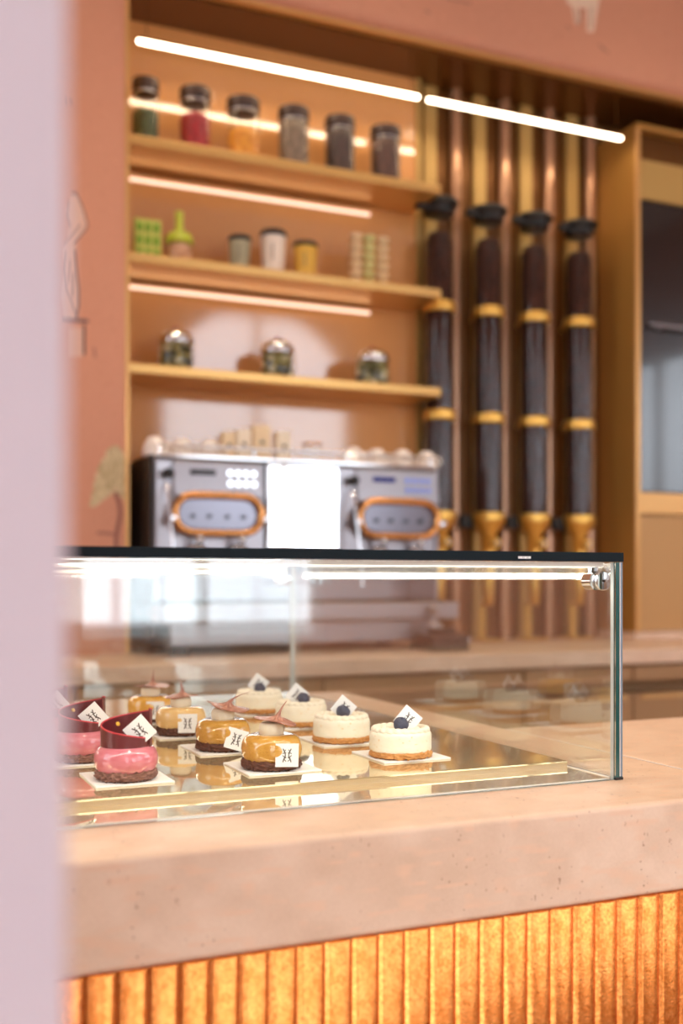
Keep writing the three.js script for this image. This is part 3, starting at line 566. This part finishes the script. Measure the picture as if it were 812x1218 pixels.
// --- middle shelf
{
  const y = SH[1], z = -3.66, sc = px => -z / -ray(px, 300).z / FPX;
  { // tray of green squares
    const a = atZ(159, 296, z), b = atZ(191, 296, z), w = b.x - a.x, h = 51 * sc(175);
    const t = thing('sweets_box', 'lime gift box of green square sweets on the tumbler shelf', 'box', [(a.x + b.x) / 2, y, z], 0);
    part(t, 'tray', rbox(w, h, 0.02, 0.003), S({ color: '#d7d765', roughness: 0.5 }), [0, h / 2, 0]);
    const g = rbox(w * .22, h * .2, 0.014, 0.003), m = S({ color: '#7fae22', roughness: 0.45 });
    for (let i = 0; i < 3; i++) for (let j = 0; j < 3; j++) part(t, 'green_square', g, m, [(i - 1) * w * .31, h * (.2 + j * .3), 0.008]);
  }
  { // bottle with lime shoulder
    const p = atZ(213, 296, z), t = thing('lime_bottle', 'clear bottle with lime green shoulder and tall neck', 'bottle', [p.x, y, z]);
    const k = sc(213);
    part(t, 'glass_body', lathe([[0, .002], [15 * k, .002], [16 * k, .006], [16 * k, 26 * k], [15 * k, 27 * k]], 32), clearGlass);
    part(t, 'liquid', lathe([[0, .004], [14.5 * k, .005], [14.8 * k, 24 * k], [0, 24 * k]], 32), S({ color: '#d9a27c', roughness: .4 }));
    part(t, 'shoulder', lathe(profile([[0, 26 * k], [16 * k, 26 * k], [17 * k, 29 * k], [13 * k, 38 * k], [6 * k, 41 * k], [0, 41 * k]], 24), 32), S({ color: '#c3cc3d', roughness: .35 }));
    part(t, 'neck', lathe(profile([[0, 40 * k], [5 * k, 40 * k], [4.6 * k, 50 * k], [5 * k, 64 * k], [4 * k, 65 * k], [0, 65 * k]], 20), 24), S({ color: '#d3d94e', roughness: .35 }));
  }
  for (const [px, w, h, col, label] of [[285, 27, 44, '#a89f7e', 'sage grey travel tumbler with black lid'], [325, 31, 55, '#f1dfcc', 'tall white travel tumbler with black lid'], [363, 29, 46, '#e5b23a', 'yellow travel tumbler with black lid']]) {
    const k = sc(px), p = atZ(px, 300, z), R = w / 2 * k, Hh = h * k, t = thing('travel_tumbler', label, 'tumbler', [p.x, y, z], 0, 'tumblers on the middle shelf');
    part(t, 'cup', lathe([[0, 0], [R * .76, 0], [R * .8, .004], [R * .97, Hh * .86], [R * .95, Hh * .88], [0, Hh * .88]], 36), S({ color: col, roughness: .4 }));
    part(t, 'lid', lathe([[0, 0], [R * 1.02, 0], [R * 1.04, .006], [R * 1.0, Hh * .1], [R * .9, Hh * .13], [0, Hh * .135]], 36), blackSatin, [0, Hh * .865, 0]);
    part(t, 'emblem', rbox(.004, Hh * .36, .001, .0004), S({ color: '#6f6455', roughness: .5 }), [TOWARD.x * R * .93, Hh * .5, TOWARD.z * R * .93], [0, -YAW, 0]);
  }
  { // three columns of six macarons in a clear stand
    const k = sc(438), r = 10 * k * .82, hh = 10.6 * k, cols = [423, 438.5, 454.5];
    const pa = atZ(438.5, 300, z);
    const st = thing('macaron_stand', 'clear acrylic stand holding three columns of macarons', 'stand', [pa.x, y, z]);
    part(st, 'foot', rbox(.16, .008, .06, .002), clearGlass, [0, .004, 0]);
    for (const sx of [-.074, .074]) part(st, 'upright', cyl(.0025, .0025, hh * 6.2, 10), clearGlass, [sx, hh * 3.1 + .008, 0]);
    const shell = col => S({ color: col, roughness: .6 }), peach = shell('#f9dcb0'), green = shell('#e2dc96'), cream = shell('#f7e3c0');
    const dome = lathe(profile([[0, 0], [r * .8, 0], [r * .95, hh * .07], [r * .88, hh * .2], [r * .6, hh * .3], [0, hh * .34]], 16), 24);
    for (const q of cols) { const tx = atZ(q, 300, z).x - pa.x; for (let j = 1; j < 6; j++) part(st, 'tier', rbox(.046, .0022, .05, .0008, 2), clearGlass, [tx, .0085 + j * hh - .0016, 0]); }
    cols.forEach((px, c) => { const p = atZ(px, 300, z); for (let j = 0; j < 6; j++) {
      const t = thing('macaron', (c === 1 ? 'green' : c ? 'peach coloured' : 'apricot coloured') + ' macaron in the column ' + ['beside the tumblers', 'between two other columns', 'beside the bean tubes'][c], 'macaron', [p.x, y + .0085 + j * hh, z], 0, ['apricot macarons', 'green macarons', 'peach macarons'][c]);
      const m = c === 1 ? green : peach;
      part(t, 'bottom_shell', dome, m, [0, hh * .34, 0], [Math.PI, 0, 0]); part(t, 'filling', cyl(r * .7, r * .7, hh * .1, 24), cream, [0, hh * .385, 0]); part(t, 'top_shell', dome, m, [0, hh * .43, 0]);
    } });
  }
}
// --- round candy jars with chrome domes
{
  const y = SH[2], z = -3.66, candy = [S({ color: '#75703a', roughness: .5 }), S({ color: '#d8cda2', roughness: .5 }), S({ color: '#3f3d22', roughness: .5 }), S({ color: '#a89a5c', roughness: .5 })];
  const cg = bumpy(new THREE.IcosahedronGeometry(.0115, 2), .002, 90);
  for (const [px, w, h, label] of [[209, 47, 52, 'round candy jar with chrome dome beside the salmon wall'], [329.5, 44, 49, 'round candy jar with chrome dome between the other two'], [442.5, 45, 47, 'round candy jar with chrome dome nearest the bean tubes']]) {
    const k = -z / -ray(px, 430).z / FPX, R = w / 2 * k, Hh = h * k, p = atZ(px, 430, z);
    const t = thing('candy_jar', label, 'jar', [p.x, y, z], 0, 'round candy jars on the lowest shelf');
    part(t, 'glass_body', lathe(profile([[0, .002], [R * .8, .002], [R * .97, .014], [R, Hh * .3], [R * .94, Hh * .56], [R * .78, Hh * .66]], 24), 36), clearGlass);
    const list = [[], [], [], []];
    let n = 0; for (let l = 0; l < 5; l++) for (let ring = 0; ring < 3; ring++) { const m = [1, 6, 10][ring]; for (let q = 0; q < m; q++) { const a = q / m * 6.283 + l * .4, rr = [0, .45, .82][ring] * (R - .012); const g = cg.clone(); g.rotateY(n); g.rotateX(n * 1.7); g.translate(rr * Math.cos(a), .014 + l * .0185 * (Hh / .135), rr * Math.sin(a)); list[Math.floor(rnd() * 4)].push(g); n++; } }
    list.forEach((l, i) => { const o = part(t, 'candies', merge(l), candy[i]); o.userData.kind = 'stuff'; });
    const lid = part(t, 'dome_lid', lathe(profile([[R * .8, Hh * .62], [R * .9, Hh * .63], [R * .92, Hh * .72], [R * .74, Hh * .88], [R * .3, Hh * .96], [0, Hh * .965]], 24), 36), chrome);
    part(lid, 'knob', new THREE.SphereGeometry(.0085, 20, 14), S({ color: '#b5482c', roughness: .35 }), [0, Hh * .965 + .005, 0]);
  }
}

// ================================================================ BACK COUNTER AND TALL CABINET
const BCF = -3.04, BCT = 1.0;
{
  const cx = 1.6, t = thing('back_counter', 'back counter with stone top and tan drawers under the coffee machine', 'counter', [cx, 0, -3.3]);
  const put = (name, ext, mat, r) => { const [g, p] = span(...ext, r); return part(t, name, g, mat, [p[0] - cx, p[1], p[2] + 3.3]); };
  put('stone_top', [-1.2, 5.2, BCT - 0.05, BCT, NZ + 0.004, BCF], stone, 0.005);
  put('stone_top', [MX1 + 0.02, 5.2, BCT - 0.05, BCT - 0.0005, -3.798, NZ + 0.004], stone);
  put('carcass', [-1.18, 5.18, 0.1, BCT - 0.052, NZ + 0.005, BCF - 0.12], drawerTan);
  put('plinth', [-1.15, 5.15, 0, 0.1, NZ + 0.005, BCF - 0.09], bronzeDark);
  const xs = [-1.17, -0.3, 0.55, 1.3, 2.02, atZ(752, 820, BCF - 0.03).x, 3.45, 4.3, 5.17];
  for (let i = 0; i + 1 < xs.length; i++) for (const [y0, y1] of [[0.885, 0.945], [0.5, 0.885], [0.12, 0.5]]) {
    const gap = y0 < .8 ? .036 : 0;     // an open finger slot above each deep drawer front
    const d = put('drawer', [xs[i] + .004, xs[i + 1] - .004, y0 + .004, y1 - .004 - gap, BCF - 0.12, BCF - 0.025], drawerTan, 0.003);
    if (gap) { const [g] = span(0, xs[i + 1] - xs[i] - .07, 0, .02, 0, .014, .005); part(d, 'grip', g, cabinetTan, [0, (y1 - y0 - .008 - gap) / 2 - .012, .0505]); }
  }
}
{
  const xc = 2.88, cz = -3.57, cx = 3.9, t = thing('tall_cabinet', 'gold tall cabinet with a dark glass oven on the back counter', 'cabinet', [cx, BCT, -3.7]);
  const put = (name, ext, mat, r) => { const [g, p] = span(...ext, r); return part(t, name, g, mat, [p[0] - cx, p[1] - BCT, p[2] + 3.7]); };
  put('side_panel', [xc, xc + .022, 1.03, 3.07, -3.84, cz], cabinetGold, .002);
  put('edge_band', [xc, xc + .022, 1.03, 3.07, cz, cz + .012], goldTrim, .002);
  put('plinth', [xc - .02, 5.0, BCT, 1.03, -3.79, cz + .03], stone, .003);
  put('top_panel', [xc, 5.0, 3.07, 3.092, -3.84, cz + .012], cabinetGold, .002);
  put('carcass', [xc + .022, 5.0, 1.03, 3.07, -3.84, cz - .03], bronzeDark);
  put('upper_panel', [xc + .03, 5.0, 2.795, 2.955, cz - .03, cz - .004], goldSatin, .002);
  put('lower_rail', [xc + .03, 5.0, 1.51, 1.597, cz - .03, cz], goldTrim, .002);
  put('lower_panel', [xc + .03, 5.0, 1.032, 1.505, cz - .03, cz - .006], cabinetTan, .002);
}
{
  const x0 = 2.915, x1 = 3.62, t = thing('built_in_oven', 'dark glass built-in oven set in the tall gold cabinet', 'oven', [(x0 + x1) / 2, 1.6, -3.57]);
  const h = 2.788 - 1.6, w = x1 - x0;
  part(t, 'door_glass', rbox(w, h, .024, .003), blackGloss, [0, h / 2, -.0165]);
  part(t, 'handle', shift(cyl(.006, .006, w * .95, 16).rotateZ(Math.PI / 2), 0, 0, 0), chromeSoft, [0, 2.27 - 1.6 + .005, .032]);
  for (const s of [-1, 1]) part(t, 'handle_mount', rbox(.016, .016, .04, .003), chromeSoft, [s * w * .38, 2.27 - 1.6 + .005, .012]);
}

// ================================================================ BEAN TUBES
{
  const z = -3.70, R = .057, yTop = 2.706;
  const beanMap = tex(256, 512, (u, v) => mix3([30, 14, 12], [92, 52, 40], clamp(L67(u, v) * .9 + L131(u, v) * .5 - .3)), null);
  const beanMat = PH({ map: beanMap, roughness: .7, specularIntensity: .35, bumpMap: tex(256, 512, (u, v) => { const k = L67(u, v) * 255; return [k, k, k]; }, null, false), bumpScale: .0015 });
  const acrylic = PH({ color: '#fbfdfc', transmission: 1, thickness: 0, roughness: 0, ior: 1.42 }), gold = S({ color: '#e0ae55', roughness: .28, metalness: .7 });
  const proto = thing('bean_tube', '', 'bean dispenser', [0, BCT, z], 0, 'tall coffee bean tubes');
  const Y = y => y - BCT;
  part(proto, 'clear_tube', lathe([[R, Y(1.5)], [R, Y(2.66)]], 40), acrylic);
  part(proto, 'coffee_beans', bumpy(lathe([[0, Y(1.5)], [R * .9, Y(1.5)], ...Array.from({ length: 40 }, (_, i) => [R * .9, Y(1.5) + (i + 1) / 41 * 1.07]), [R * .7, Y(2.575)], [0, Y(2.58)]], 40), .0018, 130), beanMat);
  const cap = part(proto, 'cap', lathe([[0, 0], [R * 1.04, 0], [R * 1.06, .01], [R * 1.06, .03], [R * 1.3, .034], [R * 1.32, .048], [R * 1.2, .056], [0, .06]], 40), blackSatin, [0, Y(2.645), 0]);
  part(cap, 'lever', rbox(.06, .03, .03, .006), blackSatin, [-.075, .026, .01]);
  for (const y of [2.288, 1.872]) { const r = part(proto, 'gold_ring', lathe([[R * 1.0, -.019], [R * 1.12, -.019], [R * 1.16, -.012], [R * 1.16, .012], [R * 1.12, .019], [R * 1.0, .019]], 40), gold, [0, Y(y), 0]); part(r, 'wall_arm', rbox(.024, .022, .07, .003), gold, [0, 0, -.085]); }
  part(proto, 'funnel', lathe([[0, Y(1.36)], [.03, Y(1.36)], [.031, Y(1.42)], [R * 1.12, Y(1.465)], [R * 1.16, Y(1.475)], [R * 1.16, Y(1.5)], [R * 1.1, Y(1.505)], [0, Y(1.505)]], 40), gold);
  part(proto, 'spout', lathe([[0, Y(1.14)], [.02, Y(1.14)], [.026, Y(1.2)], [.03, Y(1.36)], [0, Y(1.36)]], 32), gold);
  const val = part(proto, 'valve_knob', cyl(.02, .02, .028, 28).rotateX(Math.PI / 2), gold, [0.005, Y(1.385), .04]); part(val, 'valve_pin', cyl(.007, .007, .012, 16).rotateX(Math.PI / 2), chromeSoft, [0, 0, .018]);
  part(proto, 'release_lever', rbox(.055, .05, .03, .006), blackSatin, [-.082, Y(1.47), -.03]);
  part(proto, 'stand_pipe', cyl(.012, .012, .14, 20), gold, [0, .07, -.05]); part(proto, 'stand_arm', rbox(.016, .012, .05, .002), gold, [0, .146, -.03]);
  part(proto, 'foot', rbox(.09, .008, .12, .002), gold, [0, .0045, -.02]);
  const px = [522, 580.5, 635, 688.5], labels = ['clear bean tube with gold rings beside the shelf ends', 'second clear bean tube counted from the shelf ends', 'third clear bean tube counted from the shelf ends', 'clear bean tube with gold rings beside the tall cabinet'];
  px.forEach((q, i) => { const x = atZ(q, 300, z).x; if (!i) { proto.position.x = x; proto.userData.label = labels[0]; } else copyOf(proto, [x, BCT, z], 0, labels[i]); });
}

// ================================================================ COFFEE MACHINE
{
  const cx = 1.37, cz = -3.6, FZ = -3.42, t = thing('espresso_machine', 'wide chrome espresso machine with brass oval handles on the back counter', 'coffee machine', [cx, BCT, cz]);
  const put = (name, ext, mat, r, parent = t) => { const [g, p] = span(...ext, r); return part(parent, name, g, mat, [p[0] - cx, p[1] - BCT, p[2] - cz]); };
  const xl = .85, xr = 1.89;
  put('body', [xl + .012, xr - .012, 1.30, 1.632, -3.76, FZ], chromeSoft, .012);
  put('back_body', [xl + .012, xr - .012, 1.06, 1.30, -3.76, -3.62], chromeSoft, .006);
  put('side_panel', [xl, xl + .012, 1.05, 1.64, -3.77, FZ + .004], blackSatin, .004);
  put('side_panel', [xr - .012, xr, 1.05, 1.64, -3.77, FZ + .004], chromeSoft, .004);
  put('drip_tray', [xl - .0, xr + .02, 1.105, 1.165, -3.64, -3.30], chromeSoft, .008);
  put('tray_grate', [xl + .03, xr - .03, 1.165, 1.172, -3.60, -3.32], blackSatin, .002);
  put('base', [xl + .05, xr - .05, 1.03, 1.105, -3.72, -3.36], chromeSoft, .006);
  for (const x of [xl + .09, xr - .09]) for (const z of [-3.4, -3.68]) { part(t, 'foot', cyl(.026, .03, .03, 24), blackSatin, [x - cx, .015, z - cz]); }
  put('cup_tray', [xl + .02, xr - .02, 1.632, 1.644, -3.75, FZ + .01], chrome, .004);
  part(t, 'cup_rail', tube([[xl + .02 - cx, .672, FZ + .0 - cz], [0, .672, FZ + .0 - cz], [xr - .02 - cx, .672, FZ + .0 - cz]], .005, false, 24), chrome);
  for (const x of [xl + .03, 1.2, 1.54, xr - .03]) part(t, 'rail_post', cyl(.004, .004, .034, 12), chrome, [x - cx, .657, FZ - cz]);
  const centre = put('centre_panel', [1.238, 1.502, 1.335, 1.628, FZ, FZ + .02], mirrorSteel, .012);
  put('centre_outline', [1.234, 1.506, 1.330, 1.632, FZ - .002, FZ + .006], blackSatin, .01);
  { const d = []; let x = 0; for (const w of [.012, .004, .008, .010, .006, .010, .008, .006, .010]) { d.push(shift(new THREE.BoxGeometry(w, .008, .0006), x, 0, 0)); x += w + .007; } part(centre, 'badge', merge(d), S({ color: '#b9b9bd', roughness: .3, metalness: .6 }), [-.07, .085, .0103]); }
  const capsule = (w, h) => { const r = h / 2, L = (w - h) / 2, pts = []; for (let i = 0; i <= 10; i++) { const a = -Math.PI / 2 + Math.PI * i / 10; pts.push([L + r * Math.cos(a), r * Math.sin(a), 0]); } for (let i = 0; i <= 10; i++) { const a = Math.PI / 2 + Math.PI * i / 10; pts.push([-L + r * Math.cos(a), r * Math.sin(a), 0]); } return pts; };
  for (const [mx, w] of [[1.065, .29], [1.715, .30]]) {
    const u = new THREE.Group(); u.name = 'group_unit'; t.add(u); u.position.set(mx - cx, 0, FZ - cz);
    part(u, 'control_panel', rbox(w + .02, .115, .02, .006), chromeSoft, [.01, .565, .006], [-.12, 0, 0]);
    const scr = part(u, 'display_screen', rbox(.085, .018, .004, .001), mx < 1.3 ? blackGloss : PH({ color: '#1e2f86', roughness: .2, clearcoat: 1 }), [-.045, .588, .0165], [-.12, 0, 0]);
    for (let r = 0; r < 2; r++) for (let k = 0; k < 4; k++) part(u, 'button', cyl(.0095, .0095, .006, 20).rotateX(Math.PI / 2), mx < 1.3 ? chrome : S({ color: '#8f9fe0', roughness: .3, metalness: .5 }), [.045 + k * .027, .588 - r * .034, .018 + r * .004]);
    const ov = part(u, 'oval_handle', tube(capsule(w, .118), .0125, true, 120, 12), brass, [0, .452, .045]);
    part(u, 'oval_back', new THREE.ExtrudeGeometry(new THREE.Shape(capsule(w - .01, .108).map(p => new THREE.Vector2(p[0], p[1]))), { depth: .03, bevelEnabled: true, bevelSize: .003, bevelThickness: .003, bevelSegments: 2 }), S({ color: '#7d7b84', roughness: .22, metalness: .9 }), [0, .452, .002]);
    for (const s of [-.085, -.03, .03, .085]) part(u, 'lever_pin', cyl(.006, .006, .012, 14).rotateX(Math.PI / 2), blackSatin, [s, .445, .04]);
    for (const s of [-1, 1]) { part(u, 'knob', lathe(profile([[0, -.012], [.012, -.01], [.014, 0], [.012, .01], [0, .012]], 16), 24).rotateX(Math.PI / 2), chrome, [s * (w / 2 + .012), .435, .055]); part(u, 'group_head', lathe([[0, -.05], [.032, -.05], [.035, -.02], [.035, 0], [.02, .012], [0, .012]], 28), chrome, [s * .07, .345, .02]);
      part(u, 'portafilter_handle', lathe(profile([[0, 0], [.010, .004], [.012, .05], [.014, .1], [.010, .125], [0, .128]], 20), 20).rotateX(Math.PI / 2 + .12), blackSatin, [s * .07, .315, .055]);
      part(u, 'head_cap', new THREE.SphereGeometry(.014, 20, 14), chrome, [s * .07, .372, .066]); }
    part(u, 'steam_wand', tube([[-w / 2 - .02, .55, .02], [-w / 2 - .022, .5, .05], [-w / 2 - .018, .4, .07], [-w / 2 - .01, .22, .085]], .005, false, 30), chrome);
    part(u, 'steam_knob', lathe(profile([[0, -.016], [.014, -.014], [.017, 0], [.014, .014], [0, .016]], 16), 24).rotateX(Math.PI / 2), blackSatin, [-w / 2 - .016, .58, .03]);
  }
  // cups on the machine
  const cup = thing('espresso_cup', '', 'cup', [0, 0, 0], 0, 'white cups on the coffee machine');
  part(cup, 'bowl', lathe(profile([[0, .062], [.018, .062], [.022, .058], [.034, .04], [.039, .012], [.040, 0], [.038, 0], [.036, .02], [0, .05]], 30), 36), porcelain);
  part(cup, 'handle', tube([[.036, .012, 0], [.052, .014, 0], [.055, .03, 0], [.03, .044, 0]], .0042, false, 24, 8), porcelain);
  let first = true; const yc = 1.6445;
  const rowA = 'upturned white cup on the machine beside the kraft cartons', rowB = 'upturned white cup on the machine beside the bean tubes', rowC = 'upturned white cup in the rear row behind the cups by the kraft cartons', rowD = 'upturned white cup in the rear row behind the cups by the bean tubes';
  for (const [px, z, lab] of [[184, -3.50, rowA], [216, -3.51, rowA], [249, -3.50, rowA], [199, -3.62, rowC], [233, -3.62, rowC], [420, -3.50, rowB], [448, -3.51, rowB], [478, -3.50, rowB], [507, -3.51, rowB], [434, -3.62, rowD], [468, -3.62, rowD]]) {
    const x = atZ(px, 530, z).x, turn = -.9 + rnd() * .5;
    if (first) { cup.position.set(x, yc, z); cup.rotation.y = turn; cup.userData.label = lab; first = false; } else { const c = copyOf(cup, [x, yc, z], turn, lab); c.userData.group = { [rowA]: 'white cups by the kraft cartons', [rowB]: 'white cups by the bean tubes', [rowC]: 'rear white cups by the kraft cartons', [rowD]: 'rear white cups by the bean tubes' }[lab]; }
  }
  cup.userData.group = 'white cups by the kraft cartons';
  // kraft cartons with a round emblem
  const kraft = [S({ color: '#f2d6ae', roughness: .7 }), S({ color: '#f8e6cc', roughness: .7 })];
  [[270, 37, 'low'], [288, 41, 'second lowest'], [309, 48, 'tallest'], [335, 41, 'last']].forEach(([px, h, how], i) => {
    const z = -3.60 + (i % 2) * .012, k = 3.68 / FPX, x = atZ(px, 520, z).x, hh = h * k * .98, w = [.045, .05, .064, .05][i];
    const c = thing('kraft_carton', ['small kraft carton beside the white cups on the machine', 'kraft carton between a small and a tall one', 'tallest kraft carton with a dark round emblem', 'kraft carton with dark emblem beside the glass beaker'][i], 'carton', [x, yc, z], 0, 'kraft cartons on the coffee machine');
    part(c, 'box', rbox(w, hh, .05, .002), kraft[i % 2], [0, hh / 2, 0]); part(c, 'emblem', cyl(.008, .008, .001, 20).rotateX(Math.PI / 2), S({ color: '#5b4636', roughness: .6 }), [0, hh * .55, .0253]);
  });
  { const x = atZ(371, 530, -3.52).x, c = thing('glass_beaker', 'small glass beaker with gold rim on the machine', 'beaker', [x, yc, -3.52]); part(c, 'glass_body', lathe([[0, .002], [.032, .002], [.034, .006], [.034, .066]], 32), clearGlass); part(c, 'rim', new THREE.TorusGeometry(.034, .003, 8, 36).rotateX(Math.PI / 2), brass, [0, .068, 0]); }
}
{ // tamping station beside the machine
  const a = atZ(512, 765, -3.22), b = atZ(556, 765, -3.22), t = thing('tamping_station', 'black tamping box with chrome knob on the back counter', 'tamping box', [(a.x + b.x) / 2, BCT, -3.27]);
  const w = b.x - a.x; part(t, 'box', rbox(w, .055, .13, .008), blackSatin, [0, .0275, 0]);
  part(t, 'knock_bar', cyl(.012, .012, w * .7, 18).rotateZ(Math.PI / 2), blackSatin, [0, .066, 0]);
  part(t, 'knob', new THREE.SphereGeometry(.015, 20, 14), chrome, [w / 2 + .006, .036, .04]);
  part(t, 'tamper', lathe(profile([[0, 0], [.03, 0], [.03, .012], [.012, .022], [.012, .05], [.02, .07], [0, .082]], 24), 28), chromeSoft, [-w * .22, .078, 0]);
}

// ================================================================ CEILING DOWNLIGHTS
{
  const warm = lampGlow([1, .78, .52], 12);
  for (const [x, z, lab] of [[0.3, -2.6, 'over the aisle beside the salmon wall'], [1.6, -2.6, 'over the aisle before the coffee machine'], [2.9, -2.6, 'over the aisle before the tall cabinet'], [0.6, -0.3, 'before the pale pink wall'], [2.2, -0.3, 'before the copper flutes'], [3.8, -0.3, 'beyond the copper flutes']]) {
    const t = thing('ceiling_downlight', 'round recessed ceiling light ' + lab, 'light', [x, CEIL, z], 0, 'recessed ceiling lights');
    part(t, 'trim_ring', lathe([[.05, 0], [.07, 0], [.07, -.006], [.05, -.012], [.05, 0]], 32), frameWhite, [0, -.0005, 0]);
    part(t, 'lamp_face', cyl(.05, .05, .004, 32), warm, [0, -.004, 0]);
    const s = new THREE.SpotLight(new THREE.Color().setRGB(1, .82, .62), z > -1 ? 11 : 5.5, 0, .75, .6, 2); s.position.set(0, -.02, 0); s.shadow.radius = 2.5; s.castShadow = true; s.target.position.set(0, -3, 0); t.add(s); t.add(s.target);
  }
}

renderer.render(scene, camera);
